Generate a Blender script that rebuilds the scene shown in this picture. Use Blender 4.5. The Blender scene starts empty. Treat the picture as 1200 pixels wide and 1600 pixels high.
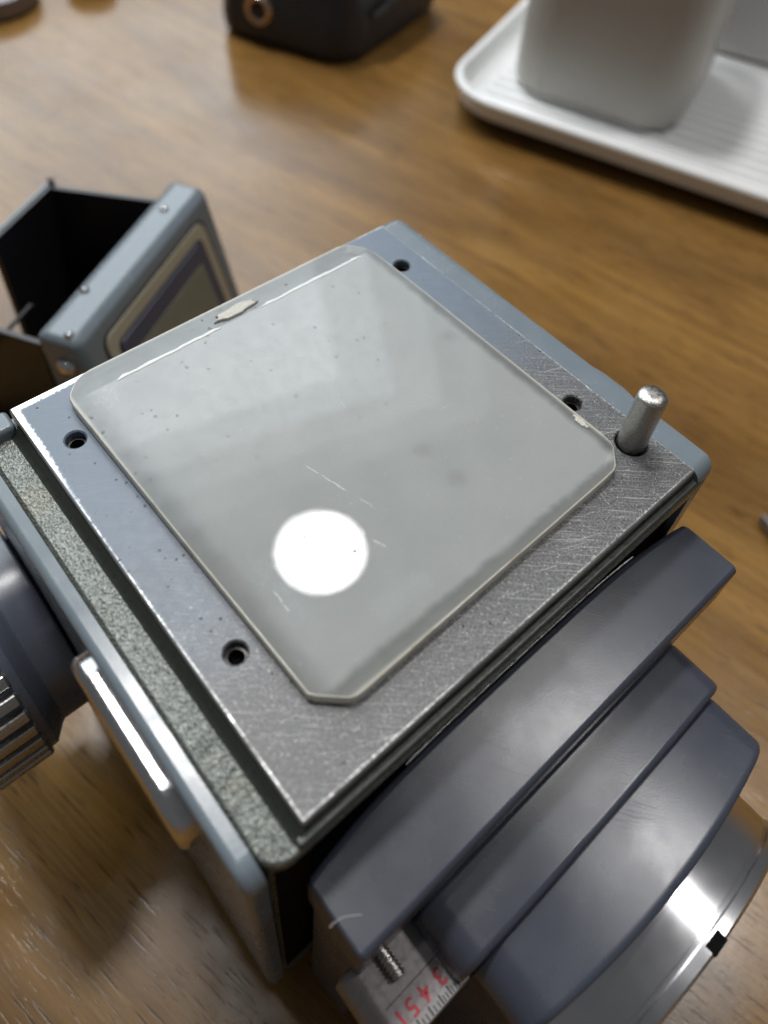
import bpy, bmesh, math, random
from mathutils import Vector, Matrix

# ------------------------------------------------------------------ camera, world, lamps, exposure
# Working frame in millimetres: x along the front edge of the top plate, y towards the back, z up,
# plate top at z = 0, table top at z = TZ.  World = frame / 1000, lifted so that the table lies at 0.
TZ = -95.0
MM = 0.001
sc = bpy.context.scene
col = sc.collection

def W(x, y, z):
    return Vector((x * MM, y * MM, (z - TZ) * MM))

cam_d = bpy.data.cameras.new("camera")
cam_o = bpy.data.objects.new("camera", cam_d)
col.objects.link(cam_o)
CAMPOS = (-12.675786, -17.324222, 94.057670)
RGT = Vector((0.752822, -0.654646, 0.068546))
FWD = Vector((0.480840, 0.475838, -0.736459))
RGT = (RGT - FWD * RGT.dot(FWD)).normalized(); FWD.normalize()
UPV = RGT.cross(FWD).normalized()
rot = Matrix((RGT, UPV, -FWD)).transposed()
cam_o.matrix_world = Matrix.Translation(W(*CAMPOS)) @ rot.to_4x4()
cam_d.sensor_fit = 'VERTICAL'
cam_d.sensor_height = 36.0
cam_d.sensor_width = 27.0
cam_d.lens = 1286.2 * 36.0 / 1600.0
cam_d.shift_x = 0.0
cam_d.shift_y = -241.2 / 1600.0
cam_d.clip_start = 0.005
cam_d.clip_end = 50
cam_d.dof.use_dof = True
cam_d.dof.focus_distance = 0.118
cam_d.dof.aperture_fstop = 15.0
sc.camera = cam_o

world = bpy.data.worlds.new("World")
sc.world = world
world.use_nodes = True
bg = world.node_tree.nodes["Background"]
bg.inputs[0].default_value = (0.95, 0.97, 1.0, 1)
bg.inputs[1].default_value = 0.10

def lamp(name, d, dist, size, watts, tint=(1, 0.97, 0.93), aim=None, origin=(22, 22, 0)):
    l = bpy.data.lights.new(name, 'AREA')
    l.shape = 'DISK'; l.size = size; l.energy = watts; l.color = tint
    o = bpy.data.objects.new(name, l); col.objects.link(o)
    v = Vector(d).normalized()
    o.location = W(*origin) + v * dist
    if aim:
        o.rotation_euler = (-v).to_track_quat('-Z', 'Y').to_euler()
    return o
# round ceiling lamps; the first is the one mirrored in the focusing screen
lamp("ceiling_lamp", (0.3065, 0.3765, 0.8733), 1.70, 0.188, 3.2, (1, 0.98, 0.96))
lamp("ceiling_lamp", (0.070, 0.337, 0.939), 1.70, 0.20, 12, (1, 0.98, 0.96))
lamp("ceiling_lamp", (0.40, -0.13, 0.91), 1.75, 0.22, 7.0, (1, 0.98, 0.96))
for q_, (wx_, wy_) in enumerate(((1.05, .95), (1.3, 1.1), (1.55, 1.25), (1.8, 1.4))):     # soft-edged daylight from a window behind
    w_ = lamp("bright_window", (0.198, 0.795, 0.574), 1.6 + .01 * q_, 1.5, 5.0, (0.87, 0.95, 1.0), aim=True)
    w_.data.shape = 'RECTANGLE'; w_.data.size = wx_; w_.data.size_y = wy_
lamp("ceiling_lamp", (-0.01, 0.13, 0.99), 1.7, 0.07, 0.45, (1, 0.98, 0.96), origin=(-14, 3, -95))

sc.render.engine = 'CYCLES'
sc.cycles.use_denoising = True
sc.cycles.max_bounces = 6
sc.cycles.diffuse_bounces = 3
sc.cycles.glossy_bounces = 3
sc.cycles.transmission_bounces = 4
sc.cycles.use_adaptive_sampling = True
sc.cycles.adaptive_threshold = 0.03
sc.cycles.caustics_reflective = True
sc.cycles.sample_clamp_indirect = 4.0
vs = sc.view_settings
vs.view_transform = 'Standard'
vs.look = 'None'
vs.exposure = 0.12
vs.gamma = 1.0
vs.use_curve_mapping = False

# ------------------------------------------------------------------ materials
class Mat:
    def __init__(s, name):
        s.m = bpy.data.materials.new(name); s.m.use_nodes = True
        s.t = s.m.node_tree; s.t.nodes.clear()
        s.out = s.t.nodes.new('ShaderNodeOutputMaterial')
        s.tc = None
    def n(s, typ, ins=None, **attrs):
        nd = s.t.nodes.new(typ)
        for k, v in attrs.items(): setattr(nd, k, v)
        for k, v in (ins or {}).items(): s.put(nd.inputs[k], v)
        return nd
    def put(s, sock, v):
        if isinstance(v, bpy.types.NodeSocket): s.t.links.new(v, sock)
        elif isinstance(v, bpy.types.Node): s.t.links.new(v.outputs[0], sock)
        elif isinstance(v, (tuple, list)) and len(v) == 3 and sock.type == 'RGBA': sock.default_value = (*v, 1)
        else: sock.default_value = v
    def obj(s):
        if not s.tc: s.tc = s.t.nodes.new('ShaderNodeTexCoord')
        return s.tc.outputs['Object']
    def map(s, scale=(1, 1, 1), rot=(0, 0, 0), loc=(0, 0, 0), vec=None):
        return s.n('ShaderNodeMapping', {'Vector': vec or s.obj(), 'Scale': scale, 'Rotation': rot, 'Location': loc}).outputs[0]
    def ani(s, ang, along, across):
        """coordinates stretched along a direction (degrees in the xy plane)"""
        return s.map(vec=s.map(rot=(0, 0, -math.radians(ang))), scale=(along, across, 1))
    def seg(s, a, b, w):
        """mask of one straight scratch or painted reflection patch from a to b"""
        an = math.atan2(b[1] - a[1], b[0] - a[0]); L = math.hypot(b[0] - a[0], b[1] - a[1])
        mx, my = (a[0] + b[0]) / 2, (a[1] + b[1]) / 2
        c_, s_ = math.cos(-an), math.sin(-an)
        v = s.map(rot=(0, 0, -an), loc=(-(c_ * mx - s_ * my), -(s_ * mx + c_ * my), 0))
        x, y, z = s.xyz(v)
        yy = s.mth('ADD', y, s.mth('MULTIPLY', s.mth('SUBTRACT', s.noise(.9, 2), .5), .5))
        k = s.mth('MULTIPLY', s.rng(s.mth('ABSOLUTE', yy), w, w * .3), s.rng(s.mth('ABSOLUTE', x), L * .5, L * .42))
        return s.mth('MULTIPLY', k, s.rng(s.noise(2.5, 2), .35, .5))
    def noise(s, scale, detail=3, rough=.5, vec=None, dist=0.0):
        return s.n('ShaderNodeTexNoise', {'Vector': vec or s.obj(), 'Scale': scale, 'Detail': detail, 'Roughness': rough, 'Distortion': dist}).outputs['Fac']
    def voro(s, scale, vec=None, feature='F1', out='Distance', rnd=1.0):
        return s.n('ShaderNodeTexVoronoi', {'Vector': vec or s.obj(), 'Scale': scale, 'Randomness': rnd}, feature=feature).outputs[out]
    def rng(s, v, a, b, c=0.0, d=1.0, smooth=True):
        return s.n('ShaderNodeMapRange', {'Value': v, 'From Min': a, 'From Max': b, 'To Min': c, 'To Max': d},
                   interpolation_type='SMOOTHSTEP' if smooth else 'LINEAR').outputs[0]
    def mth(s, op, a, b=0.0, clamp=False):
        nd = s.n('ShaderNodeMath', operation=op, use_clamp=clamp); s.put(nd.inputs[0], a); s.put(nd.inputs[1], b)
        return nd.outputs[0]
    def mix(s, f, a, b):
        nd = s.n('ShaderNodeMix', data_type='RGBA'); s.put(nd.inputs[0], f); s.put(nd.inputs[6], a); s.put(nd.inputs[7], b)
        return nd.outputs[2]
    def mixf(s, f, a, b):
        nd = s.n('ShaderNodeMix', data_type='FLOAT'); s.put(nd.inputs[0], f); s.put(nd.inputs[2], a); s.put(nd.inputs[3], b)
        return nd.outputs[0]
    def xyz(s, vec=None):
        return s.n('ShaderNodeSeparateXYZ', {0: vec or s.obj()}).outputs
    def bump(s, h, dist, strength=1.0, normal=None):
        nd = s.n('ShaderNodeBump', {'Height': h, 'Distance': dist, 'Strength': strength})
        if normal: s.put(nd.inputs['Normal'], normal)
        return nd.outputs[0]
    def pbr(s, color, rough=.5, metal=0.0, normal=None, spec=.5, coat=0.0, coatr=.1):
        b = s.n('ShaderNodeBsdfPrincipled', {'Base Color': color, 'Roughness': rough, 'Metallic': metal,
                                             'Specular IOR Level': spec, 'Coat Weight': coat, 'Coat Roughness': coatr})
        if normal: s.put(b.inputs['Normal'], normal)
        s.t.links.new(b.outputs[0], s.out.inputs[0])
        return s.m

MT = {}
BASE = (35.0, 34.0, TZ)          # origin of the twin-lens camera

def make_materials():
    # --- top plate: blue-grey paint, sanded to bare metal towards the front
    m = Mat("plate_metal")
    P = m.map(loc=(BASE[0], BASE[1], 0))
    x, y, z = m.xyz(P)
    big = m.noise(.09, 4, .6); med = m.noise(.6, 4, .6); fine = m.noise(3.2, 3, .65)
    yy = m.mth('ADD', y, m.mth('MULTIPLY', m.mth('SUBTRACT', big, .5), 22))
    yy = m.mth('ADD', yy, m.mth('MULTIPLY', m.mth('SUBTRACT', x, 30), -.06))
    bare = m.rng(yy, 52, 10)
    e = m.mth('MINIMUM', m.mth('MINIMUM', x, m.mth('SUBTRACT', 70, x)), m.mth('MINIMUM', y, m.mth('SUBTRACT', 68.3, y)))
    ee = m.mth('ADD', e, m.mth('MULTIPLY', m.mth('SUBTRACT', m.noise(2.2, 5, .75), .5), 1.5))
    dD = m.n('ShaderNodeVectorMath', {0: P, 1: (0, 68.3, 95)}, operation='DISTANCE').outputs['Value']
    nearD = m.rng(dD, 26, 5)
    worn = m.mth('MULTIPLY', m.rng(m.mth('SUBTRACT', ee, m.mth('MULTIPLY', nearD, .75)), .50, .05), m.mth('MAXIMUM', m.rng(m.noise(.11, 2), .36, .60, .30, 1), nearD))
    sv = m.ani(-42, .12, 5.5)
    scr = m.rng(m.noise(1.0, 3, .65, vec=sv), .53, .70)
    sv2 = m.ani(-22, .07, 3.5)
    scr2 = m.mth('MAXIMUM', m.rng(m.noise(1.0, 2, .5, vec=sv2), .66, .74), m.rng(m.noise(1.0, 2, .5, vec=m.ani(75, .12, 4)), .70, .76))
    scrm = m.mth('MULTIPLY', m.mth('MAXIMUM', scr, scr2), m.rng(bare, .15, .9, .12, 1))
    cell = m.n('ShaderNodeTexVoronoi', {'Vector': m.obj(), 'Scale': 1.1})
    pit = m.mth('MULTIPLY', m.rng(cell.outputs['Distance'], .24, .12), m.rng(m.xyz(cell.outputs['Color'])[0], .76, .80))
    pit = m.mth('MULTIPLY', pit, m.rng(m.noise(.13, 2), .42, .58))
    paint = m.mix(med, (.115, .15, .195), (.145, .18, .225))
    met = m.mix(m.rng(fine, .30, .70), (.055, .055, .056), (.165, .165, .167))
    sparkle = m.mth('MULTIPLY', m.rng(m.noise(4.5, 2, .6), .62, .70), m.rng(bare, .1, .6, .25, 1))
    met = m.mix(m.mth('MULTIPLY', sparkle, .7), met, (.62, .62, .62))  # metal sparkle put into the colour as pale dots
    c = m.mix(bare, paint, met)
    c = m.mix(m.mth('MULTIPLY', scrm, .40), c, (.70, .70, .70))
    c = m.mix(worn, c, (.70, .70, .69))
    c = m.mix(pit, c, (.02, .02, .02))
    mt = m.mixf(worn, m.rng(bare, .25, .9, .05, .40), .95)
    rg = m.mixf(bare, m.rng(med, .3, .7, .33, .45), m.rng(fine, .3, .7, .42, .55))
    rg = m.mixf(worn, rg, .28)
    h = m.mth('ADD', m.mth('MULTIPLY', fine, .5), m.mth('MULTIPLY', scrm, -.5))
    h = m.mth('ADD', h, m.mth('MULTIPLY', pit, -1.2))
    MT['plate'] = m.pbr(c, rg, mt, m.bump(h, .00006, .55))

    # --- stripped green-grey rough metal ledge under the removed leather
    m = Mat("stripped_ledge")
    a = m.noise(2.4, 2, .5, dist=.3); v = m.voro(2.6, vec=m.map(scale=(1, .8, 1)))
    big = m.noise(.12, 3)
    c = m.mix(m.rng(a, .35, .7), (.115, .128, .112), (.17, .185, .165))
    c = m.mix(m.rng(big, .55, .75, 0, .45), c, (.15, .13, .08))
    sparkle = m.rng(m.noise(2.7, 3, .7), .60, .70)
    c = m.mix(m.mth('MULTIPLY', sparkle, .25), c, (.45, .47, .45))  # specular sparkle painted in as pale flecks
    yv = m.xyz(m.map(loc=(BASE[0], BASE[1], 0)))[1]
    ck = m.n('ShaderNodeTexVoronoi', {'Vector': m.map(scale=(.22, 1.0, .3)), 'Scale': .55}, feature='DISTANCE_TO_EDGE').outputs['Distance']
    crack = m.mth('MULTIPLY', m.rng(ck, .03, .0), m.rng(yv, 22, 10))
    c = m.mix(m.mth('MULTIPLY', crack, .4), c, (.02, .02, .018))
    h = m.mth('ADD', m.mth('MULTIPLY', a, 1.0), m.mth('MULTIPLY', v, .7))
    h = m.mth('ADD', h, m.mth('MULTIPLY', crack, -.45))
    MT['ledge'] = m.pbr(c, m.rng(a, .3, .7, .22, .34), .25, m.bump(h, .00017, 1.0), spec=.8)

    # --- pale blue-grey enamel
    m = Mat("blue_grey_enamel")
    a = m.noise(.25, 4); f = m.noise(5, 3)
    c = m.mix(a, (.15, .183, .208), (.175, .208, .235))
    sp = m.rng(m.noise(1.7, 4, .7), .72, .78)
    c = m.mix(m.mth('MULTIPLY', sp, .5), c, (.30, .33, .35))
    MT['blue'] = m.pbr(c, m.rng(a, .3, .7, .20, .28), 0, m.bump(f, .00002, .4), spec=.5)

    # --- dark slate enamel of the lens standard
    m = Mat("slate_enamel")
    a = m.noise(.10, 4); f = m.noise(6, 3)
    sv = m.ani(-55, .2, 4)
    s1 = m.mth('MULTIPLY', m.rng(m.noise(1.0, 3, .6, vec=sv), .52, .70), m.rng(m.noise(.075, 3, .5), .50, .62))
    smear = m.rng(m.noise(.22, 5, .7, dist=.8), .56, .70)
    dk = m.rng(m.noise(.9, 4, .7), .70, .76)
    c = m.mix(a, (.043, .050, .070), (.055, .062, .083))
    c = m.mix(m.mth('MULTIPLY', smear, .25), c, (.055, .06, .075))
    c = m.mix(m.mth('MULTIPLY', dk, .7), c, (.03, .03, .04))
    r = m.mth('ADD', m.rng(a, .3, .7, .23, .31), m.mth('MULTIPLY', s1, .05))
    MT['slate'] = m.pbr(c, r, 0, m.bump(m.mth('MULTIPLY', f, .4), .00003, .6), spec=.55)

    # --- chrome, steel
    m = Mat("worn_chrome")
    f = m.noise(3.5, 4, .7); pit = m.rng(m.voro(2.6), .14, .06)
    c = m.mix(pit, (.66, .66, .68), (.25, .24, .23))
    MT['chrome'] = m.pbr(c, m.rng(f, .3, .7, .10, .22), 1.0, m.bump(m.mth('ADD', f, m.mth('MULTIPLY', pit, -.6)), .00004, .5))
    m = Mat("turned_steel")
    f = m.noise(2.2, 5, .7); st = m.noise(1.0, 3, .6, vec=m.map(scale=(1.2, 1.2, 14)))
    c = m.mix(f, (.36, .345, .32), (.58, .565, .54))
    MT['steel'] = m.pbr(c, m.rng(st, .3, .7, .24, .38), 1.0, m.bump(m.mth('ADD', f, m.mth('MULTIPLY', st, .4)), .00010, .6))
    m = Mat("lathe_turned_aluminium")
    st = m.noise(1.0, 3, .6, vec=m.map(scale=(.12, 9, .12))); f = m.noise(.12, 2)
    c = m.mix(f, (.55, .55, .57), (.70, .70, .72))
    MT['alu'] = m.pbr(c, m.rng(f, .3, .7, .20, .26), 1.0, m.bump(st, .00001, .4))
    m = Mat("dark_green_gunmetal"); f = m.noise(1.2, 4, .6)
    MT['gunmetal'] = m.pbr(m.mix(f, (.028, .034, .028), (.060, .068, .058)), m.rng(f, .3, .7, .26, .40), .2, m.bump(f, .00008, .5), spec=.6)
    m = Mat("knob_enamel"); f = m.noise(5, 3); a = m.noise(.2, 3)
    MT['knob'] = m.pbr(m.mix(a, (.095, .108, .142), (.112, .126, .162)), m.rng(a, .3, .7, .22, .30), 0, m.bump(f, .00002, .5), spec=.6)
    m = Mat("dull_plated_ridge"); f = m.noise(1.8, 4, .6)
    MT['ridge'] = m.pbr(m.mix(f, (.32, .315, .305), (.52, .515, .50)), m.rng(f, .3, .7, .24, .36), .9, m.bump(f, .00006, .5))
    m = Mat("matt_black")
    f = m.noise(3, 3)
    MT['black'] = m.pbr(m.mix(f, (.006, .006, .008), (.014, .014, .017)), .42, 0, m.bump(f, .00004, .5))
    m = Mat("soot_black_recess")
    MT['soot'] = m.pbr((.004, .004, .004), .9, 0, spec=.1)
    m = Mat("mirror_box_grey"); f = m.noise(.3, 3)
    MT['boxgrey'] = m.pbr(m.mix(f, (.16, .17, .17), (.22, .23, .23)), .7)
    m = Mat("matt_pale_mirror")
    f = m.noise(.2, 3)
    MT['mirror'] = m.pbr(m.mix(f, (.82, .87, .88), (.90, .93, .94)), .5, 0)  # mirror made matt and pale so it brightens the screen from below

    # --- focusing screen: yellowed clear edge, ground underside
    m = Mat("frosted_acrylic")
    X, Y, Z = m.xyz()
    f = m.noise(.12, 3); g = m.noise(6, 3)
    cl = m.n('ShaderNodeTexVoronoi', {'Vector': m.obj(), 'Scale': .85})
    dust = m.mth('MULTIPLY', m.rng(cl.outputs['Distance'], .13, .05), m.rng(m.xyz(cl.outputs['Color'])[1], .70, .74))
    fl = m.mth('MULTIPLY', m.rng(m.noise(1.5, 5, .75, dist=.5), .66, .70), m.rng(m.noise(.10, 2), .40, .60))
    sv = m.ani(-68, .06, 3)
    scr = m.mth('MULTIPLY', m.rng(m.noise(1.0, 2, .5, vec=sv), .74, .79), m.rng(m.noise(.2, 2), .5, .66))
    for a_, b_, w_ in (((-8.75, -2.26), (-6.85, -9.49), .12), ((-6.36, -11.0), (-5.66, -13.6), .10), ((-9.0, -16.8), (-8.2, -18.9), .12), ((-22.8, -14.6), (-22.9, -17.9), .10), ((2.1, 3.3), (1.7, 1.8), .10), ((12.4, -6.5), (15.2, -7.2), .08)):
        scr = m.mth('MAXIMUM', scr, m.seg(a_, b_, w_))
    crx = m.n('ShaderNodeVectorMath', {0: m.obj(), 1: (-24.2, 24.2, 1.6)}, operation='DISTANCE').outputs['Value']
    crumbs = m.mth('MULTIPLY', m.rng(crx, 4.5, 1.0), m.rng(m.noise(1.4, 4, .7), .50, .60))
    marks = m.mth('MAXIMUM', m.mth('MAXIMUM', m.mth('MAXIMUM', dust, fl), scr), crumbs)
    painted_refl1 = m.mth('MULTIPLY', m.seg((-21.0, -9.5), (-22.6, -20.5), 2.6), m.rng(m.noise(.8, 4, .7), .35, .65, .3, 1))
    painted_refl2 = m.seg((-15.5, -24.5), (-6.5, -24.8), 2.0)
    edge = m.mth('MAXIMUM', m.rng(m.mth('ABSOLUTE', X), 27.2, 27.9), m.rng(m.mth('ABSOLUTE', Y), 29.7, 30.4))
    c = m.mix(m.rng(f, .3, .7), (.64, .66, .645), (.70, .715, .70))
    c = m.mix(m.rng(m.noise(4.2, 3, .7), .35, .70, 0, .30), c, (.50, .515, .51))
    smear = m.mth('MULTIPLY', m.rng(m.noise(1.0, 4, .6, vec=m.ani(35, .06, .35)), .50, .68), .08)
    c = m.mix(smear, c, (.80, .82, .82))
    for sx_, sy_, sr_ in ((5.5, -10.5, 1.5), (6.1, -16.8, 1.7), (23.7, 3.3, 1.6)):
        dd_ = m.n('ShaderNodeVectorMath', {0: m.map(scale=(1, 1, 0)), 1: (sx_, sy_, 0)}, operation='DISTANCE').outputs['Value']
        c = m.mix(m.rng(m.mth('ADD', dd_, m.noise(.9, 3)), sr_ + .9, .6, 0, .34), c, (.36, .36, .33))
    c = m.mix(m.mth('MULTIPLY', edge, .9), c, (.93, .87, .72))  # yellowed rim, also lightened to imitate light piped through the acrylic
    c = m.mix(m.mth('MULTIPLY', painted_refl1, .30), c, (.86, .93, .97))  # bluish reflection patch painted into the acrylic colour
    c = m.mix(m.mth('MULTIPLY', painted_refl2, .22), c, (.84, .93, .92))  # pale cyan reflection patch, likewise put into the colour
    c = m.mix(m.mth('MULTIPLY', marks, .6), c, (.95, .96, .96))
    nrm = m.bump(g, .000006, .3)
    dif = m.n('ShaderNodeBsdfDiffuse', {'Color': c})
    tra = m.n('ShaderNodeBsdfTranslucent', {'Color': (.93, .96, .95, 1)})
    base = m.n('ShaderNodeMixShader', {0: .54, 1: dif.outputs[0], 2: tra.outputs[0]})
    gl = m.n('ShaderNodeBsdfGlossy', {'Color': (1, 1, 1, 1), 'Roughness': m.mixf(marks, .012, .38)})
    sp = m.n('ShaderNodeTexVoronoi', {'Vector': m.map(vec=m.obj()), 'Scale': .85})
    speck = m.mth('MULTIPLY', m.rng(m.mth('ADD', sp.outputs['Distance'], m.mth('MULTIPLY', m.mth('SUBTRACT', m.noise(2.2, 3), .5), .38)), .26, .19), m.rng(m.xyz(sp.outputs['Color'])[0], .86, .88))
    speck = m.mth('MAXIMUM', speck, m.rng(m.noise(1.3, 4, .7), .69, .73))
    frn = m.n('ShaderNodeFresnel', {'IOR': 1.54})
    fr = m.n('ShaderNodeMath', operation='MULTIPLY')
    m.put(fr.inputs[0], frn.outputs[0]); m.put(fr.inputs[1], m.mth('MULTIPLY', m.rng(speck, 0, 1, 1, .04, False), m.rng(m.noise(.5, 4, .7), .35, .65, .8, 1.0)))
    wob = m.mth('MULTIPLY', m.mth('SUBTRACT', m.noise(.35, 3), .5), 1.2)
    inx = m.mth('MULTIPLY', m.rng(m.mth('ADD', X, wob), -27.4, -23.4), m.rng(m.mth('ADD', X, wob), 27.0, 25.4))
    iny = m.mth('MULTIPLY', m.rng(m.mth('ADD', Y, wob), -28.8, -27.4), m.rng(Y, 26.6, 26.0))
    ground = m.mth('MULTIPLY', inx, iny)
    clearp = m.n('ShaderNodeBsdfTransparent', {'Color': (.93, .92, .88, 1)})
    clr = m.mth('MULTIPLY', m.rng(ground, 0, 1, .55, .06, False), m.mth('SUBTRACT', 1.0, edge))
    base = m.n('ShaderNodeMixShader', {0: clr, 1: base.outputs[0], 2: clearp.outputs[0]})
    ms = m.n('ShaderNodeMixShader', {0: fr.outputs[0], 1: base.outputs[0], 2: gl.outputs[0]})
    m.t.links.new(ms.outputs[0], m.out.inputs[0])
    MT['screen'] = m.m
    m = Mat("yellowed_acrylic_edge"); f = m.noise(1.3, 4, .7); g = m.noise(.25, 3)
    c = m.mix(f, (.72, .67, .54), (.92, .89, .80))  # yellowed, with the glow of piped light put into the colour
    c = m.mix(m.rng(g, .5, .68, 0, .5), c, (.38, .30, .20))
    dif = m.n('ShaderNodeBsdfDiffuse', {'Color': c}); tra = m.n('ShaderNodeBsdfTranslucent', {'Color': (.9, .86, .74, 1)})
    base = m.n('ShaderNodeMixShader', {0: .35, 1: dif.outputs[0], 2: tra.outputs[0]})
    gl = m.n('ShaderNodeBsdfGlossy', {'Color': (1, 1, 1, 1), 'Roughness': .18})
    frn = m.n('ShaderNodeFresnel', {'IOR': 1.5})
    ms = m.n('ShaderNodeMixShader', {0: frn.outputs[0], 1: base.outputs[0], 2: gl.outputs[0]})
    m.t.links.new(ms.outputs[0], m.out.inputs[0]); MT['edge'] = m.m
    m = Mat("clear_acrylic_underside")
    tr = m.n('ShaderNodeBsdfTransparent', {'Color': (.96, .96, .94, 1)})
    m.t.links.new(tr.outputs[0], m.out.inputs[0]); MT['clear'] = m.m
    m = Mat("bright_line_acrylic"); f = m.noise(1, 3)
    MT['bright_line'] = m.pbr(m.mix(f, (.60, .60, .57), (.74, .74, .71)), .3)  # pale tone imitating a bright refracted line
    m = Mat("dried_glue")
    f = m.noise(2, 4)
    MT['glue'] = m.pbr(m.mix(f, (.42, .40, .35), (.60, .57, .50)), .4, 0, m.bump(f, .0002, 1))

    # --- table
    m = Mat("varnished_wood")
    th = math.atan2(-.98, .19)      # direction of the grain
    G = m.map(rot=(0, 0, -th), scale=(1, 1, 1))
    def gs(sx, sy): return m.map(vec=G, scale=(sx, sy, 1))
    w1 = m.noise(1, 5, .6, vec=gs(.007, .035), dist=1.0)
    w2 = m.noise(1, 5, .65, vec=gs(.012, .30), dist=.4)
    w3 = m.noise(1, 4, .6, vec=gs(.05, 1.6))
    por = m.rng(m.noise(1, 2, .5, vec=gs(.085, 1.15), dist=.25), .60, .70)
    por2 = m.rng(m.noise(1, 2, .5, vec=gs(.16, 2.6), dist=.2), .62, .72)
    c = m.mix(m.rng(w1, .3, .7), (.128, .062, .015), (.262, .138, .034))
    c = m.mix(m.rng(w2, .36, .68, 0, .60), c, (.115, .057, .015))
    c = m.mix(m.rng(w3, .4, .75, 0, .35), c, (.31, .19, .075))
    c = m.mix(m.mth('MULTIPLY', por, .75), c, (.030, .016, .008))
    c = m.mix(m.mth('MULTIPLY', por2, .5), c, (.045, .024, .011))
    sv = m.ani(30, .006, .30)
    scr = m.mth('MULTIPLY', m.rng(m.noise(1, 2, .5, vec=sv), .71, .76), m.rng(m.noise(.02, 2), .5, .6))
    c = m.mix(m.mth('MULTIPLY', scr, .12), c, (.45, .40, .34))
    sm = m.noise(.025, 4, .6)
    r = m.rng(sm, .3, .7, .15, .27)
    h = m.mth('ADD', m.mth('MULTIPLY', m.noise(.9, 4, .6), .6), m.mth('MULTIPLY', m.mth('MAXIMUM', por, por2), -.6))
    MT['wood'] = m.pbr(c, r, 0, m.bump(h, .00003, .5), spec=.40)

    # --- things around
    m = Mat("white_glaze"); f = m.noise(.06, 3)
    MT['white'] = m.pbr(m.mix(f, (.80, .81, .81), (.84, .845, .84)), .22, 0, m.bump(f, .0002, .3))
    m = Mat("grey_stoneware"); f = m.noise(.4, 5, .7); g = m.noise(3, 3)
    MT['grey'] = m.pbr(m.mix(f, (.40, .38, .345), (.46, .44, .40)), .38, 0, m.bump(g, .00006, .5))
    m = Mat("pale_enamel"); f = m.noise(.3, 3)
    MT['pale'] = m.pbr(m.mix(f, (.50, .48, .47), (.56, .54, .53)), .25, 0)
    m = Mat("dull_white_strip"); f = m.noise(1.5, 3)
    MT['strip'] = m.pbr(m.mix(f, (.26, .25, .25), (.33, .32, .32)), .5)
    m = Mat("black_leather"); v = m.voro(.55, vec=m.map()); f = m.noise(.12, 4)
    MT['leather'] = m.pbr(m.mix(f, (.010, .012, .018), (.024, .026, .033)), m.rng(f, .3, .7, .34, .5), 0, m.bump(m.mth('ADD', v, f), .0004, .6))
    m = Mat("cream_line"); f = m.noise(1, 3); MT['cream'] = m.pbr(m.mix(f, (.34, .31, .23), (.42, .39, .30)), .45)
    m = Mat("olive_leatherette"); v = m.voro(1.2); f = m.noise(.4, 3)
    MT['olive'] = m.pbr(m.mix(f, (.155, .155, .115), (.21, .21, .165)), .5, 0, m.bump(v, .0002, .6))
    m = Mat("navy_enamel"); f = m.noise(.8, 3); MT['navy'] = m.pbr(m.mix(f, (.045, .055, .095), (.065, .075, .12)), .3)
    m = Mat("dark_bronze"); f = m.noise(.6, 3); MT['bronze'] = m.pbr(m.mix(f, (.014, .010, .008), (.026, .019, .015)), .25, 0)
    m = Mat("red_ink"); f = m.noise(4, 3); MT['red'] = m.pbr(m.mix(f, (.40, .012, .03), (.52, .03, .05)), .5)
    m = Mat("black_ink"); f = m.noise(4, 3); MT['ink'] = m.pbr(m.mix(f, (.02, .02, .02), (.04, .04, .04)), .5)
    m = Mat("satin_nickel"); f = m.noise(1.2, 4)
    MT['nickel'] = m.pbr(m.mix(f, (.17, .15, .152), (.22, .20, .20)), m.rng(f, .3, .7, .28, .40), .5, m.bump(f, .00004, .4))
    m = Mat("brownish_brass"); f = m.noise(1, 3)
    MT['brass'] = m.pbr(m.mix(f, (.50, .36, .26), (.66, .52, .42)), .25, 1.0)  # brownish brass of the eyelet
    m = Mat("grey_lint"); f = m.noise(5, 2); MT['lint'] = m.pbr(m.mix(f, (.55, .55, .55), (.7, .7, .7)), .8)

make_materials()

# ------------------------------------------------------------------ mesh helpers (coordinates in mm of the frame)
def finish(name, verts, faces, mat, root=None, base=None, sharp=35, extra=None, fm=None):
    me = bpy.data.meshes.new(name)
    b = base if base is not None else (root['_b'] if root is not None and '_b' in root else (0, 0, 0))
    me.from_pydata([(v[0] - b[0], v[1] - b[1], v[2] - b[2]) for v in verts], [], faces)
    bm = bmesh.new(); bm.from_mesh(me)
    bmesh.ops.recalc_face_normals(bm, faces=bm.faces); bm.to_mesh(me); bm.free()
    me.materials.append(MT[mat] if isinstance(mat, str) else mat)
    for e in (extra or []): me.materials.append(MT[e])
    if fm:
        for i, k in fm.items(): me.polygons[i].material_index = k
    for pl in me.polygons: pl.use_smooth = True
    me.set_sharp_from_angle(angle=math.radians(sharp))
    o = bpy.data.objects.new(name, me); col.objects.link(o)
    wn = o.modifiers.new('weighted_normals', 'WEIGHTED_NORMAL'); wn.keep_sharp = True; wn.weight = 90
    if root is not None: o.parent = root
    else:
        o.location = W(*b); o.scale = (MM,) * 3
    return o

def thing(name, base, label, cat, group=None):
    o = bpy.data.objects.new(name, None); col.objects.link(o)
    o.empty_display_size = .01
    o.location = W(*base); o.scale = (MM,) * 3
    o['_b'] = list(base); o['label'] = label; o['category'] = cat
    if group: o['group'] = group
    return o

def tag(o, label, cat, group=None):
    o['label'] = label; o['category'] = cat
    if group: o['group'] = group
    return o

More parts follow.
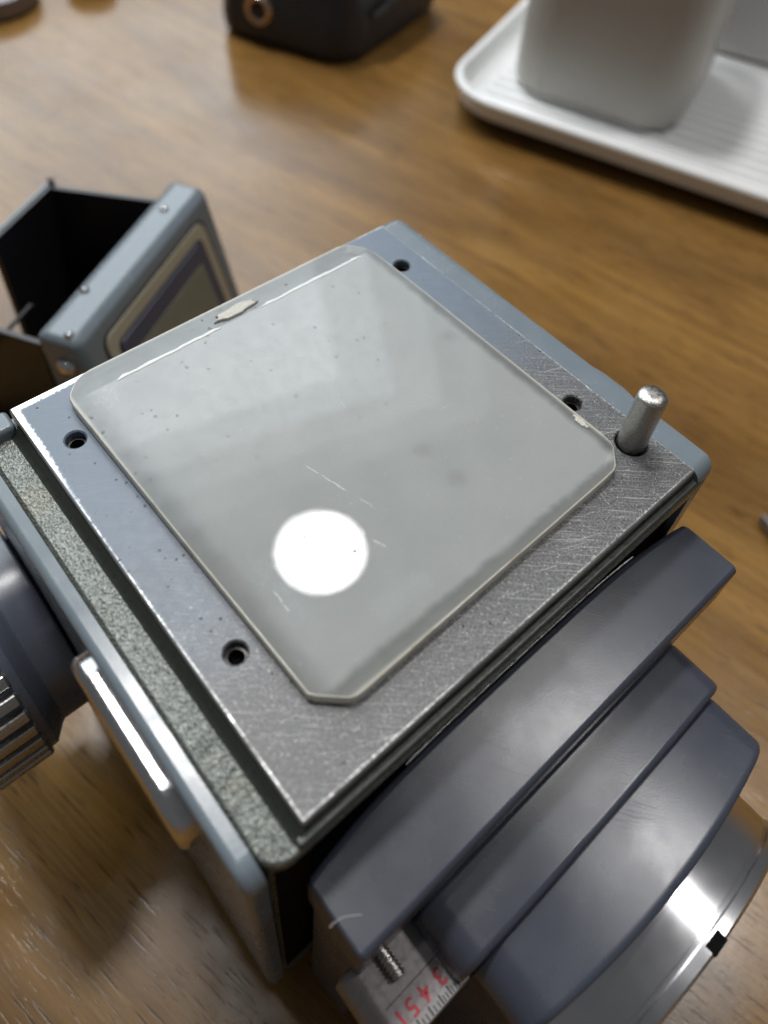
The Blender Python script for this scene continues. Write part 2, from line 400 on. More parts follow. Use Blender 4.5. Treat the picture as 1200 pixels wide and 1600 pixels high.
def rr(x0, x1, y0, y1, r, n=5):
    """rounded rectangle, counter-clockwise; r one radius or four (x0y0, x1y0, x1y1, x0y1)"""
    rs = r if isinstance(r, (tuple, list)) else (r,) * 4
    out = []
    for (cx, cy, a0, q) in ((x0, y0, 180, rs[0]), (x1, y0, 270, rs[1]), (x1, y1, 0, rs[2]), (x0, y1, 90, rs[3])):
        sx = 1 if cx == x0 else -1; sy = 1 if cy == y0 else -1
        for k in range(n + 1):
            a = math.radians(a0 + 90 * k / n)
            out.append((cx + sx * q + q * math.cos(a), cy + sy * q + q * math.sin(a)))
    return out

def inset(poly, d):
    n = len(poly); out = []
    for i in range(n):
        p0, p1, p2 = Vector(poly[i - 1]), Vector(poly[i]), Vector(poly[(i + 1) % n])
        a = (p1 - p0); b = (p2 - p1)
        if a.length < 1e-9: a = b
        if b.length < 1e-9: b = a
        a = a.normalized(); b = b.normalized()
        na = Vector((-a.y, a.x)); nb = Vector((-b.y, b.x))
        m = na + nb
        k = m.length_squared
        m = m * (2 / k) if k > .2 else na
        out.append(tuple(p1 + m * d))
    return out

def loft(rings, cap0=True, cap1=True, closed=True):
    n = len(rings[0]); V = [p for r in rings for p in r]; F = []
    for i in range(len(rings) - 1):
        for j in range(n):
            k = (j + 1) % n
            F.append((i * n + j, i * n + k, (i + 1) * n + k, (i + 1) * n + j))
    if cap0: F.append(tuple(reversed(range(n))))
    if cap1: F.append(tuple((len(rings) - 1) * n + j for j in range(n)))
    return V, F

def prism(poly, z0, z1, rt=0., rb=0., seg=4, crown=None):
    rings = []
    def add(d, z): rings.append([(x, y, z) for x, y in (inset(poly, d) if d else poly)])
    if rb:
        for k in range(seg): a = math.pi / 2 * k / seg; add(rb * (1 - math.sin(a)), z0 + rb * (1 - math.cos(a)))
    add(0, z0 + rb)
    if rt: add(0, z1 - rt)
    if rt:
        for k in range(1, seg + 1): a = math.pi / 2 * k / seg; add(rt * (1 - math.cos(a)), z1 - rt + rt * math.sin(a))
    else: add(0, z1)
    return loft(rings)

def axes(V, kind):
    """turn a prism built along z so that it stands along x or y: kind 'x': (a,b,h)->(h,a,b); 'y': (a,b,h)->(a,h,b)"""
    if kind == 'x': return [(h, a, b) for a, b, h in V]
    return [(a, h, b) for a, b, h in V]

def lathe(profile, c, axis, seg=48, cap=True):
    """profile list of (radius, height along axis)"""
    rings = []
    for r, h in profile:
        ring = []
        for k in range(seg):
            a = 2 * math.pi * k / seg; u, v = r * math.cos(a), r * math.sin(a)
            ring.append({'x': (c[0] + h, c[1] + u, c[2] + v), 'y': (c[0] + u, c[1] + h, c[2] + v), 'z': (c[0] + u, c[1] + v, c[2] + h)}[axis])
        rings.append(ring)
    return loft(rings, cap, cap)

def tube(path, r, seg=8):
    rings = []
    n = len(path)
    for i, p in enumerate(path):
        p = Vector(p)
        t = (Vector(path[min(i + 1, n - 1)]) - Vector(path[max(i - 1, 0)])).normalized()
        u = t.cross(Vector((0, 0, 1)))
        if u.length < 1e-4: u = t.cross(Vector((0, 1, 0)))
        u.normalize(); v = t.cross(u)
        rings.append([tuple(p + (u * math.cos(2 * math.pi * k / seg) + v * math.sin(2 * math.pi * k / seg)) * r) for k in range(seg)])
    return loft(rings)

def circle(cx, cy, r, n=28):
    return [(cx + r * math.cos(2 * math.pi * k / n), cy + r * math.sin(2 * math.pi * k / n)) for k in range(n)]

def holed(outline, holes, z0, z1, bev=0.0, hole_bev=0.25):
    """slab with through holes and softened top edges"""
    bm = bmesh.new()
    def loop(poly, z):
        vs = [bm.verts.new((x, y, z)) for x, y in poly]
        es = [bm.edges.new((vs[i], vs[(i + 1) % len(vs)])) for i in range(len(vs))]
        return vs, es
    def wall(a, b):
        for i in range(len(a)): bm.faces.new((a[i], a[(i + 1) % len(a)], b[(i + 1) % len(b)], b[i]))
    top_e = []; bot_e = []
    for poly, s, bv in [(outline, 1, bev)] + [(h, -1, hole_bev) for h in holes]:
        tv, te = loop(inset(poly, bv * s), z1)
        mv, me_ = loop(poly, z1 - bv)
        bv_, be = loop(poly, z0)
        wall(tv, mv); wall(mv, bv_)
        top_e += te; bot_e += be
    bmesh.ops.triangle_fill(bm, edges=top_e, use_beauty=True, use_dissolve=False)
    bmesh.ops.triangle_fill(bm, edges=bot_e, use_beauty=True, use_dissolve=False)
    bm.verts.index_update()
    V = [tuple(v.co) for v in bm.verts]; F = [tuple(v.index for v in f.verts) for f in bm.faces]
    bm.free()
    return V, F

def text_part(txt, size, loc, ang, mat, root, name, depth=.04):
    cu = bpy.data.curves.new(name, 'FONT'); cu.body = txt; cu.size = size; cu.extrude = depth
    cu.align_x = 'CENTER'; cu.align_y = 'CENTER'; cu.resolution_u = 3; cu.offset = .05
    t = bpy.data.objects.new(name, cu); col.objects.link(t)
    bpy.context.view_layer.update()
    me = bpy.data.meshes.new_from_object(t.evaluated_get(bpy.context.evaluated_depsgraph_get()))
    col.objects.unlink(t); bpy.data.objects.remove(t); bpy.data.curves.remove(cu)
    me.transform(Matrix.Rotation(ang, 4, 'Z'))
    me.materials.clear(); me.materials.append(MT[mat]); me.name = name
    o = bpy.data.objects.new(name, me); col.objects.link(o); o.parent = root
    pb = root
    o.location = Vector(loc)
    return o

def child_of(o, part):
    """make o a sub-part of part (both already in the same root space)"""
    o.parent = part
    return o

# ------------------------------------------------------------------ the table
V, F = loft([[(-700, -500, TZ - 25), (900, -500, TZ - 25), (900, 900, TZ - 25), (-700, 900, TZ - 25)],
             [(-700, -500, TZ), (900, -500, TZ), (900, 900, TZ), (-700, 900, TZ)]])
tb = finish("table_top", V, F, 'wood', base=(0, 0, TZ)); tb['kind'] = 'structure'

# ------------------------------------------------------------------ twin-lens camera
R0 = thing("twin_lens_camera", BASE, "grey metal twin-lens camera with its finder hood off, standing on the wooden table", "camera")
def part(name, VF, mat, parent=None, **k):
    o = finish(name, VF[0], VF[1], mat, root=R0, **k)
    if parent: o.parent = parent
    return o

OPEN = rr(12.5, 57.5, 12, 61.8, 1.0, 3)
body = part("body", holed(rr(-5.2, 75.2, -.1, 69.6, (3.0, 3.0, 1, 1)), [OPEN], TZ + 1.0, -3.0, bev=.5, hole_bev=.1), 'ledge')
# top plate with four screw holes, the pin hole and the screen opening
HOLES = [(4.8, 57.9), (4.8, 19.1), (65.4, 57.9), (65.4, 19.1)]
plate = part("top_plate", holed(rr(0, 70, 0, 68.34, .25, 2), [circle(hx, hy, 1.42) for hx, hy in HOLES] + [circle(66.5, 8.9, 2.4), OPEN],
                               -2.98, 0, bev=.22, hole_bev=.22), 'plate', sharp=25)
for hx, hy in HOLES:
    bsh = part("screw_bush", lathe([(1.41, -2.9), (1.41, -1.3), (1.0, -1.35), (.95, -2.9)], (hx, hy, 0), 'z', 24, cap=False), 'bronze', plate)
    part("hole_floor", prism(circle(hx, hy, .97, 16), -2.96, -2.85), 'soot', bsh)
pin = part("locating_pin", lathe([(2.1, -2.5), (2.12, 9.6), (2.05, 10.35), (1.75, 10.7), (1.2, 10.86), (.5, 10.9)], (66.5, 8.9, 0), 'z', 40), 'steel')
# mirror box under the screen
def chamber():
    x0, x1, y0, y1, zt, zb = 12.6, 57.4, 12.1, 61.7, -3.1, -50
    V = [(x0, y0, zt), (x1, y0, zt), (x1, y1, zt), (x0, y1, zt), (x0, y0, zb), (x1, y0, zb)]
    return V, [(0, 1, 5, 4), (0, 4, 3), (1, 2, 5)]
part("mirror_box", chamber(), 'boxgrey')
part("reflex_mirror", loft([[(12.7, 12.3, -50), (57.3, 12.3, -50), (57.3, 61.6, -3.4), (12.7, 61.6, -3.4)],
                            [(12.7, 12.3, -50.8), (57.3, 12.3, -50.8), (57.3, 61.6, -4.2), (12.7, 61.6, -4.2)]]), 'mirror')

part("front_lip", prism(rr(-5.15, 75.15, -1.35, 3.6, (3.0, 3.0, .5, .5), 5), -5.2, -3.02, .5, 0, 4), 'ledge')
part("lip_step", prism(rr(-1.3, 71.3, -1.25, -.03, .5, 4), -3.6, -2.3, .4, 0, 4), 'gunmetal')
part("cove", ((lambda vf: ([(a, 66.0 - h, b) for a, b, h in vf[0]], vf[1]))(prism([(-1.5, -3.0), (-.02, -3.0), (-.02, -1.3), (-.25, -1.75), (-.62, -2.35), (-1.05, -2.75)], 0, 66.4))), 'gunmetal', sharp=50)
# side panels
def panel(xa, xb, y0, y1, z0, z1, r, ro):
    V, F = prism(rr(y0, y1, z0, z1, r, 6), 0, abs(xb - xa), ro, 0, 5)
    s = 1 if xb > xa else -1
    return [(xa + s * h, a, b) for a, b, h in V], F
sp = part("side_panel", panel(-5.28, -7.75, -.9, 69.4, -88, -3.3, 3.2, 1.1), 'blue')
blk = part("corner_block", prism(rr(-7.6, -.25, 66.0, 69.9, .8, 4), -30, -1.2, .7), 'blue')
fp = part("side_panel", panel(70.25, 75.6, -1.2, 69.9, -88, -.5, 2.4, 2.6), 'blue')
lug = part("strap_lug", panel(72.5, 77.3, 10.5, 27.5, -16, -2.2, 6.5, 2.2), 'blue')

# chrome catch bar on the knob side
def bar():
    V, F = prism(rr(9.2, 36.6, -21, -8.2, 5.8, 12), 0, 2.7, 1.5, 0, 6)
    return [(-7.6 - h, a, b) for a, b, h in V], F
part("catch_bar", bar(), 'chrome')

# wind knob
KC = (0, 61.2, -40.1)
knob = part("wind_knob", lathe([(3, -5.2), (16.8, -8.3), (17.0, -8.7), (17.0, -13.6), (17.4, -14.2), (19.4, -16.0), (19.5, -16.5), (19.5, -26.5), (18.5, -27.3), (3, -27.4)],
                               KC, 'x', 96), 'knob', sharp=28)
NR = 38
def ridge():
    prof = [(19.3, -1.15), (20.3, -1.0), (20.5, -.8), (20.55, 0), (20.5, .8), (20.3, 1.0), (19.3, 1.15)]
    rings = []
    for h, s in ((-17.2, .7), (-17.6, 1), (-25.9, 1), (-26.3, .7)):
        rings.append([(h, w * s, 19.3 + (r - 19.3) * s) for r, w in prof])
    return loft(rings)
rv, rf = ridge()
rm = bpy.data.meshes.new("knurl_ridge"); rm.from_pydata(rv, [], rf)
bm = bmesh.new(); bm.from_mesh(rm); bmesh.ops.recalc_face_normals(bm, faces=bm.faces); bm.to_mesh(rm); bm.free()
rm.materials.append(MT['ridge'])
for k in range(NR):
    o = bpy.data.objects.new("knurl_ridge", rm); col.objects.link(o); o.parent = knob
    o.location = (KC[0] - BASE[0], KC[1] - BASE[1], KC[2] - BASE[2])
    o.rotation_euler = (2 * math.pi * k / NR, 0, 0)

def roundpoly(pts, r, n=5):
    """convex polygon (counter-clockwise) with its corners rounded"""
    out = []
    m_ = len(pts)
    for i in range(m_):
        p0, p1, p2 = Vector(pts[i - 1]), Vector(pts[i]), Vector(pts[(i + 1) % m_])
        a, b = (p0 - p1).normalized(), (p2 - p1).normalized()
        ang = a.angle(b); d = r / math.tan(ang / 2)
        c = p1 + (a + b).normalized() * (r / math.sin(ang / 2))
        s0, s1 = p1 + a * d, p1 + b * d
        a0 = math.atan2(s0.y - c.y, s0.x - c.x); a1 = math.atan2(s1.y - c.y, s1.x - c.x)
        while a1 < a0: a1 += 2 * math.pi
        for k in range(n + 1):
            t = a0 + (a1 - a0) * k / n; out.append((c.x + r * math.cos(t), c.y + r * math.sin(t)))
    return out
def domed_cover(x0, x1, y0, y1, z0, z1, rise, r):
    """cover whose front edge is straight and whose back edge bows upwards in the middle"""
    rings = []; N = 28
    def ring(x, e):
        t = (x - (x0 + x1) / 2) / ((x1 - x0) / 2)
        zb = z1 + rise * (1 - t * t); yb = y1 + 1.85 * (1 - t ** 4)
        P = roundpoly([(y0 + e, z0 + e), (yb - e, z0 + e), (yb - e, zb - e), (y0 + e, z1 - e)], r)
        return [(x, y, z) for y, z in P]
    rings.append(ring(x0, .45)); rings.append(ring(x0 + .13, .2)); rings.append(ring(x0 + .45, 0))
    for k in range(1, N): rings.append(ring(x0 + (x1 - x0) * k / N, 0))
    rings.append(ring(x1 - .45, 0)); rings.append(ring(x1 - .13, .2)); rings.append(ring(x1, .45))
    return loft(rings)
# front: black baffle, lens standard in three steps
part("baffle", prism(rr(-4.0, 74.0, -.16, -.11, .02, 1), -85, -8.6), 'soot')
std = part("lens_standard", domed_cover(-1.35, 71.5, -12.15, -2.3, -23.0, -13.0, .8, .95), 'slate')
def back_edge():
    """bare metal edge of the cover where the enamel has rubbed off"""
    pth = [(35 + 36 * t, -2.22 + 1.85 * (1 - t ** 4), -13.16 + .8 * (1 - t * t)) for t in [-.55 + 1.25 * k / 20 for k in range(21)]]
    return tube(pth, .16, 6)
part("rubbed_edge", back_edge(), 'steel', std)
part("lens_board", prism(rr(-.95, 65, -11.9, -2.5, 1.0), -86, -23.05), 'slate', std)
def arched(x0, x1, y0, y1, zb, zt, sag, r, fil, bfil, bow=0.0):
    """block with a bowed top and rounded shoulders, front edge softened"""
    cx, hw = (x0 + x1) / 2, (x1 - x0) / 2
    top = lambda x: zt - sag * ((x - cx) / hw) ** 2
    P = [(x0, zb), (x1, zb)]
    zs = top(x1 - r) - r * (1 + .0)
    for k in range(9):
        a = math.pi / 2 * k / 8; P.append((x1 - r + r * math.cos(a), zs + r * math.sin(a)))
    for k in range(1, 12):
        x = x1 - r + (x0 + r - (x1 - r)) * k / 12; P.append((x, top(x)))
    for k in range(9):
        a = math.pi / 2 + math.pi / 2 * k / 8; P.append((x0 + r + r * math.cos(a), zs + r * math.sin(a)))
    V, F = prism(P, 0, y1 - y0, fil, bfil, 5)
    out = []
    for a, b, h in V:
        t = min(1, abs(a - cx) / hw)
        out.append((a, y1 - h - bow * (1 - t * t) * (h / (y1 - y0)) ** 2, b))
    return out, F
s2 = part("standard_step", arched(7.8, 62.1, -20.5, -11.9, -80, -22.0, 1.4, 4.5, .9, .7, .3), 'slate', std)
s3 = part("standard_step", arched(10.0, 60.9, -29.2, -20.4, -80, -23.6, 1.6, 5.0, .9, .7, 2.3), 'slate', std)
# viewing-lens bayonet ring
ring = part("lens_ring", lathe([(22.2, -28), (27, -28), (27, -36.2), (26.2, -36.35), (26.2, -37.0), (27.3, -37.1), (27.4, -38.4), (27.0, -38.8), (24, -38.8), (23.2, -38.0), (23.2, -30)],
                               (35, 0, -53), 'y', 140, cap=False), 'alu', sharp=25)
part("bayonet_notch", prism([(-1.3, -38.9), (1.3, -38.9), (1.3, -37.4), (-1.3, -37.4)], 26.0, 27.45), 'soot')
nt = bpy.data.objects["bayonet_notch"]
an = math.radians(1.5)
for v in nt.data.vertices:       # swing the little key round the ring
    fx, fy, fz = v.co.x + BASE[0], v.co.y + BASE[1], v.co.z + BASE[2]
    r, w = fz, fx
    v.co.x = 35 + r * math.sin(-an) * -1 * 1 + w * math.cos(an) - BASE[0] if False else 35 - r * math.sin(an * -1) * -1 + w * math.cos(an) - BASE[0]
    v.co.z = -53 + r * math.cos(an) - BASE[2]
nt.parent = ring
part("viewing_lens", lathe([(23.1, -30), (23.1, -33), (18, -31.2), (9, -30.4), (1, -30.2)], (35, 0, -53), 'y', 48), 'black')

# chrome read-out plate with red figures
scale = part("readout_plate", axes(prism(rr(-3.2, 9.9, -36, -30.0, (.5, .5, .5, 2.6), 6), -20.9, -10.6, .25, .1, 3)[0], 'y'), 'nickel') if False else \
        part("readout_plate", ((lambda vf: (axes(vf[0], 'y'), vf[1]))(prism(rr(-3.2, 9.9, -36, -30.0, (.5, .5, .5, 2.6), 6), -20.9, -10.6, .25, .25, 3))), 'nickel')
part("crease", prism(rr(-.4, 9.6, -16.55, -16.42, .03, 1), -30.0, -29.98), 'ink', scale)
part("graduated_strip", prism(rr(-.4, 9.3, -20.7, -19.35, .5, 4), -30.0, -29.86, .05), 'strip', scale)
tx = -.2
for k in range(22):
    part("tick", prism(rr(tx, tx + (.16 if k % 3 else .24), -20.6, -19.5 - (.35 if k % 3 else 0), .01, 1), -29.87, -29.84), 'ink', scale)
    tx += .62 if k < 8 else .45
    if tx > 8.9: break
for ch, px_ in (("2", 8.85), ("3", 6.7), ("4", 4.35), ("5", 2.2), ("1", .5)):
    t = text_part(ch, 2.75, (px_ - BASE[0], -18.2 - BASE[1], -29.95 - BASE[2]), math.pi + .1, 'red', scale, "figure", .02)
prof = []
for k in range(7):
    prof += [(.95, -11.6 - k * .52), (.95, -11.8 - k * .52), (.74, -11.9 - k * .52), (.74, -12.05 - k * .52)]
part("grub_screw", lathe(prof + [(.4, -15.3)], (2.9, 0, -29.0), 'y', 20), 'steel')

# ------------------------------------------------------------------ focusing screen, lying loose on the plate
SB = (35.0, 36.4, 0.02)
OUTL = [(7.9, 9.6), (8.5, 8.8), (11.1, 6.35), (11.9, 5.95), (12.9, 5.85), (57.2, 6.75), (59.3, 6.9), (60.2, 7.3), (62.4, 9.4), (62.9, 10.4), (63.05, 12.0),
        (62.75, 57.5), (62.5, 62.2), (62.0, 63.8), (60.6, 65.7), (59.6, 66.5), (58.3, 66.9), (12.0, 66.85), (10.4, 66.6), (9.1, 65.9), (7.6, 64.4), (7.1, 63.4), (6.95, 62.0)]
V, F = prism(OUTL, .02, 1.7, .22, .10, 3)
fm = {i: 2 for i in range(len(F) - 2)}; fm[len(F) - 2] = 1
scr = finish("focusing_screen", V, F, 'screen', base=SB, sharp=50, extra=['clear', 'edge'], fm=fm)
tag(scr, "square frosted plastic focusing screen with clipped corners lying loose on the camera's top plate", "focusing screen")
def blob(cx, cy, sx, sy, z0, h, seed):
    rd = random.Random(seed); n = 18
    pts = []
    for k in range(n):
        a = 2 * math.pi * k / n; q = 1 + rd.uniform(-.22, .22)
        pts.append((cx + sx * math.cos(a) * q, cy + sy * math.sin(a) * q))
    return prism(pts, z0, z0 + h, h * .6, 0, 3)
def bright_line(x0, x1, y, w, seed):
    rd = random.Random(seed); n = 16
    lo = [(x0 + (x1 - x0) * k / n, y + rd.uniform(-.07, .07)) for k in range(n + 1)]
    hi = [(a, b + w * (.8 + rd.uniform(-.15, .15)) * (1 if 0 < k < n else .4)) for k, (a, b) in enumerate(lo)]
    return prism(lo + hi[::-1], 1.66, 1.80, .12, 0, 2)
for bx in ((14.0, 31.6, 62.35, .75, 1), (39.4, 59.9, 62.3, .75, 2)):
    V, F = bright_line(*bx)
    o = finish("bright_line_strip", V, F, 'bright_line', base=SB); o.parent = scr; o.location = (0, 0, 0); o.scale = (1, 1, 1)  # added pale strip imitating the bright line refracted along the back edge
for n_, a in (("glue_residue", (35.5, 64.2, 3.7, 1.05, 1.66, .45, 3)), ("glue_residue", (62.1, 15.3, .5, 1.5, 1.6, .3, 5))):
    V, F = blob(*a); o = finish(n_, V, F, 'glue', base=SB); o.parent = scr; o.location = (0, 0, 0); o.scale = (1, 1, 1)

# ------------------------------------------------------------------ removed finder hood behind the camera
HB = (56.0, 158.0, TZ)
H = thing("finder_hood", HB, "blue-grey folding finder hood with black inside, standing on the table behind the camera", "viewfinder hood")
hu = Vector((.859, .512)); hv = Vector((.512, -.859)); HO = Vector((20.4, 131.6))
def hp(a, b, z):         # a along the front bar, b outwards through the front face
    q = HO + hu * a + hv * b
    return (q.x, q.y, z)
def hpart(name, VF, mat, parent=None, **k):
    o = finish(name, [hp(*v) for v in VF[0]], VF[1], mat, root=H, **k)
    if parent: o.parent = parent
    return o
HT = -50.0
def lean(z): return (HT - z) * .27
rings = []
outl = rr(0, 67.8, 0, 11.2, (2.2, 2.2, 3.2, 3.2), 5)
def hr(poly, z, sh=True):
    return [(a + (-(HT - z) * .05 if a > 34 else (HT - z) * .05), b + (lean(z) if b > 5 else 0), z) for a, b in poly]
for z, d in ((TZ + .2, 0), (HT - 3.0, 0)): rings.append(hr(outl, z))
for k in range(1, 6):
    a = math.pi / 2 * k / 5; d = 2.6 * (1 - math.cos(a)); z = HT - 2.6 + 2.6 * math.sin(a); rings.append(hr(inset(outl, d), z))
hb = hpart("front_panel", loft(rings), 'blue')
def face(a0, a1, z0, z1, out, rad, thick):
    """rounded plate lying on the leaning front face"""
    V, F = prism(rr(a0, a1, z0, z1, rad, 5), 0, thick, thick * .4, 0, 2)
    return [(a, 11.2 + lean(b) + out + h - thick, b) for a, b, h in V], F
hpart("dark_border", face(7.0, 60.8, -93, HT - 4.4, .15, 4, .8), 'black', hb)
hpart("cream_border", face(8.0, 59.8, -92, HT - 5.2, .40, 3.5, .8), 'cream', hb)
hpart("dark_line", face(11.2, 56.6, -91, HT - 8.6, .55, 2.5, .8), 'black', hb)  # black line between the cream and navy borders
hpart("navy_border", face(12.0, 55.8, -90, HT - 9.4, .9, 2.2, .9), 'navy', hb)
hpart("leatherette_panel", face(15.4, 52.4, -89, HT - 14.5, 1.05, 1.5, .9), 'olive', hb)
# inner walls
def hbox(a0, a1, b0, b1, z0, z1, r=.3): return prism(rr(a0, a1, b0, b1, r, 2), z0, z1, .25, 0, 2)
hpart("side_wall", loft([[(57, -.2, TZ + 1), (58.4, -.2, TZ + 1), (52.6, -29, TZ + 1), (51.2, -29, TZ + 1)],
                         [(57.4, -.2, HT - 1.5), (58.8, -.2, HT - 1.5), (53, -29, HT - 1.5), (51.6, -29, HT - 1.5)]]), 'black')
hpart("side_wall", hbox(1.5, 3.0, -29, -.2, TZ + 1, HT - 5), 'black')
bw = hpart("back_wall", prism([(26, -31), (54, -31), (54, -29.2), (26, -29.2)], TZ + 1, HT - 1.2, .2, 0, 2), 'black')
hpart("back_rim", hbox(-6, 55, -31.4, -30.4, HT - 3.2, HT - .9), 'blue', bw)
hpart("back_wall", prism([(0, -31), (10, -31), (10, -29.2), (0, -29.2)], TZ + 1, HT - 1.2, .2, 0, 2), 'black')
hpart("magnifier_flap", loft([[(12, -4, -58), (54, -4, -58), (54, -26, -88), (12, -26, -88)], [(12, -5, -59), (54, -5, -59), (54, -27, -89), (12, -27, -89)]]), 'black')
V, F = tube([(-4, -14, -60), (16, -14, -60), (16.6, -14, -61)], .6)
hpart("hinge_rod", (V, F), 'black')
for a, b in ((53.8, 5.2), (17.6, 3.0), (2.9, 8.0)):
    hpart("rivet", lathe([(1.25, -.1), (1.15, .4), (.7, .75), (.1, .88)], (a, b, HT), 'z', 18), 'chrome', hb)
hpart("pivot_screw", lathe([(2.6, 0), (2.5, -.8), (1.7, -1.6), (.6, -1.9)], (0.2, 7.0, HT - 8.5), 'x', 24), 'chrome', hb)
hpart("rivet", lathe([(1.1, -.1), (1.0, .5), (.5, .8), (.1, .9)], (54.0, -30.6, HT - .6), 'z', 14), 'nickel', bw)

# ------------------------------------------------------------------ tray with two containers
te1 = Vector((.35, -.937)); te2 = Vector((.937, .35)); TO = Vector((230.0, 165.0))
def tp(a, b, z): q = TO + te1 * a + te2 * b; return (q.x, q.y, z)
TB = tp(50, 90, TZ)
T = thing("serving_tray", TB, "white glazed tray with a raised rim and a ribbed floor, far right on the table", "tray")
def tpart(name, VF, mat, root, parent=None, **k):
    o = finish(name, [tp(*v) for v in VF[0]], VF[1], mat, root=root, **k)
    if parent: o.parent = parent
    return o
def tray():
    o = rr(-35, 190, 0, 205, 27, 12)
    rings = []
    for d, z in ((9.5, TZ + 5.0), (5, TZ + 5.0), (3.2, TZ + 6.0), (.6, TZ + 12.5), (.0, TZ + 14.2), (.5, TZ + 15.1), (1.5, TZ + 15.4), (3.0, TZ + 15.2), (3.8, TZ + 14.4),
                 (6.0, TZ + 8.4), (8.2, TZ + 7.3), (11, TZ + 7.0)):
        rings.append([(a, b, z) for a, b in inset(o, d)])
    return loft(rings)
tpart("dish", tray(), 'white', T)
tpart("foot", prism(rr(-12, 160, 30, 175, 18, 6), TZ + .1, TZ + 5.2), 'white', T)
for k in range(26):
    b = 14 + k * 7.2
    tpart("rib", ((lambda vf: ([(h, q, z) for q, z, h in vf[0]], vf[1]))(prism([(b, TZ + 6.9), (b + .9, TZ + 8.0), (b + 2.0, TZ + 8.6), (b + 3.1, TZ + 8.0), (b + 4.0, TZ + 6.9)], -20, 168))), 'white', T)
def cup(a0, a1, b0, b1, z0, z1, r, wall):
    o = rr(a0, a1, b0, b1, r, 9); rings = []
    for d, z in ((5.0, z0), (2.4, z0 + .4), (.8, z0 + 2.2), (.2, z0 + 5), (0, z0 + 12), (-.6, z1 - 3), (-.2, z1 - .6), (wall * .5, z1), (wall - .4, z1 - .5), (wall, z1 - 3), (wall + .6, z0 + 8), (wall + 4, z0 + 4)):
        rings.append([(a, b, z) for a, b in inset(o, d)])
    return loft(rings)
FL = TZ + 8.65
c1 = finish("stoneware_pot", *[(lambda vf: [tp(*v) for v in vf[0]])(cup(-15, 61, 27, 108, FL, FL + 88, 18, 3.5)), cup(-15, 61, 27, 108, FL, FL + 88, 18, 3.5)[1]], 'grey', base=tp(17, 75, FL))
tag(c1, "matt grey straight-sided pot standing at the near left corner of the white tray", "pot")
c2 = finish("enamel_pot", *[(lambda vf: [tp(*v) for v in vf[0]])(cup(46, 112, 116.5, 185, FL, FL + 80, 10, 2.5)), cup(46, 112, 116.5, 185, FL, FL + 80, 10, 2.5)[1]], 'pale', base=tp(80, 150, FL))
tag(c2, "glossy pale pot at the right edge behind the matt grey pot on the tray", "pot")

# ------------------------------------------------------------------ black leather case
cu_ = Vector((-.40, .917)); cv_ = Vector((.96, .28)); CO = Vector((213.0, 247.0))
def cp(a, b, z): q = CO + cu_ * a + cv_ * b; return (q.x, q.y, z)
CB = cp(38, 40, TZ)
LC = thing("leather_case", CB, "black leather case with a metal eyelet, lying at the top of the table", "case")
def case_shape():
    o = rr(0, 72, 0, 84, (14, 12, 14, 10), 8); rings = []
    for d, z in ((6, TZ + .1), (2.5, TZ + .6), (.6, TZ + 3), (0, TZ + 9), (1.0, TZ + 22), (2.4, TZ + 36), (5, TZ + 42), (10, TZ + 45), (22, TZ + 45.5)):
        ring = []
        for i, (a, b) in enumerate(inset(o, d)):
            wob = 1.1 * math.sin(a * .13 + z * .11) + .9 * math.sin(b * .17 - z * .15)
            ring.append((a + wob * .6, b + wob * .6, z))
        rings.append(ring)
    return loft(rings)
def cpart(name, VF, mat, parent=None, **k):
    o = finish(name, [cp(*v) for v in VF[0]], VF[1], mat, root=LC, **k)
    if parent: o.parent = parent
    return o
lb = cpart("pouch", case_shape(), 'leather')
prof = [(3.6, .2), (5.3, .2), (5.6, -.5), (5.2, -1.2), (4.2, -1.4), (3.5, -.9)]
def eyelet(r, c): return r
V, F = lathe([(4.0, 1.0), (6.5, .8), (7.0, -.3), (6.5, -1.3), (5.2, -1.7), (4.2, -1.1), (4.0, .6)], (46, -.2, TZ + 17), 'y', 32, cap=False)
ey = cpart("eyelet", (V, F), 'brass', lb)
V, F = lathe([(4.1, .3), (.2, .35)], (46, -.2, TZ + 17), 'y', 24)
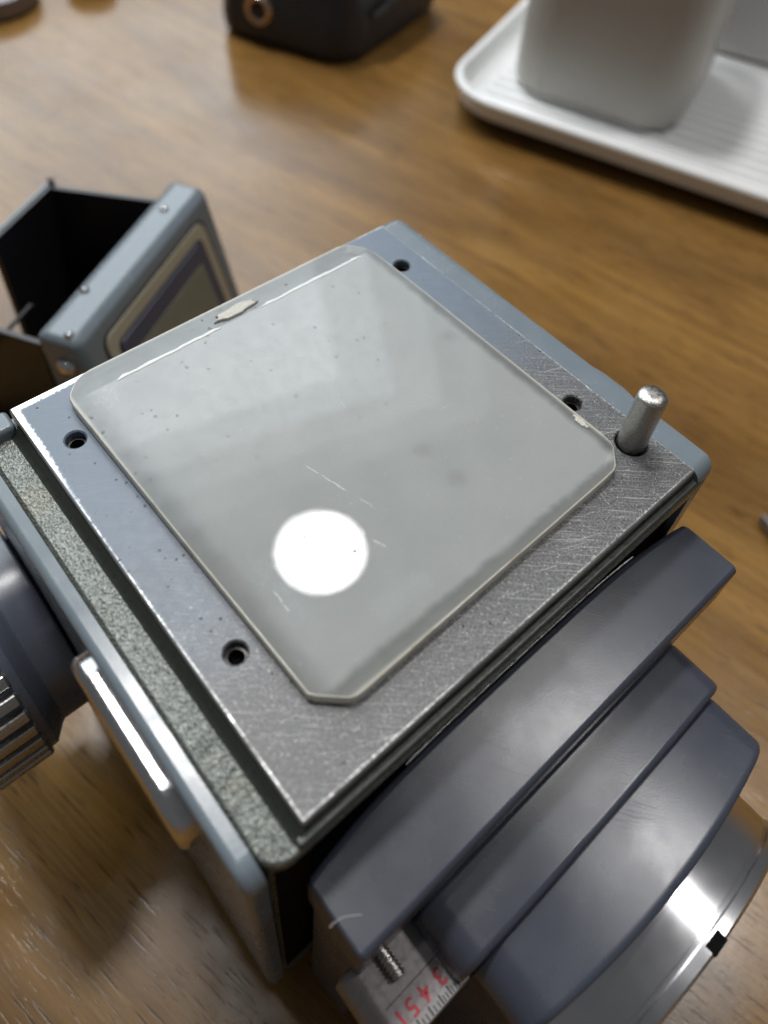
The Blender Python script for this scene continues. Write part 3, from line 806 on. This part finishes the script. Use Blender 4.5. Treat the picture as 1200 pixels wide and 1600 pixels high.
cpart("eyelet_hole", (V, F), 'soot', ey)
V, F = tube([(-1.6, 18 + 5 * k, TZ + 30 + 5 * math.sin(k * .35)) for k in range(12)], 2.2)
cpart("folded_strap", (V, F), 'leather', lb)
V, F = tube([(-1.8, 16 + 5 * k, TZ + 19 + 4 * math.sin(k * .3 + .3)) for k in range(13)], 1.5)
cpart("folded_strap", (V, F), 'leather', lb)

# ------------------------------------------------------------------ bits at the picture's edges
V, F = lathe([(20, .1), (24, .6), (25, 2), (25, 7.5), (24, 9), (21.5, 9.6), (20.5, 8.6), (4, 8.4)], (110, 396, TZ), 'z', 56)
tag(finish("metal_cap", V, F, 'nickel', base=(110, 396, TZ)), "round satin metal cap cut off by the top left corner", "cap")
V, F = lathe([(9, .1), (11.5, .8), (12, 3), (12, 9), (11, 10.5), (3, 10.8)], (159, 386, TZ), 'z', 40)
tag(finish("black_cap", V, F, 'black', base=(159, 386, TZ)), "small black cap at the top edge beside the satin metal cap", "cap")
sd = Vector((-.36, -.93)); sn = Vector((.93, -.36)); SO = Vector((151.5, -3.2))
def spt(a, b, z): q = SO + sd * a + sn * b; return (q.x, q.y, z)
V, F = prism(rr(0, 70, 0, 1.4, .5, 3), TZ + 1.2, TZ + 4.2, .3, .3, 3)
V = [spt(*v) for v in V]
V2, F2 = prism(rr(30, 40, -2, 4, .5, 3), TZ + .05, TZ + 1.3)
n0 = len(V); V += [spt(*v) for v in V2]; F += [tuple(i + n0 for i in f) for f in F2]
tag(finish("steel_rule", V, F, 'nickel', base=(*SO, TZ)), "thin grey metal strip at the right edge of the picture", "strip")
pts = [(-2.06, -7.39), (-1.6, -7.3), (-1.1, -7.42), (-.6, -7.5), (-.1, -7.72), (.5, -8.15), (.9, -8.4), (1.3, -8.74)]
V, F = tube([(x, y, -12.93) for x, y in pts], .045, 5)
tag(finish("lint_fibre", V, F, 'lint', base=(0, -8, -13)), "tiny pale curled lint fibre on the near end of the slate lens standard", "lint")

for o in list(bpy.data.objects):
    if '_b' in o: del o['_b']
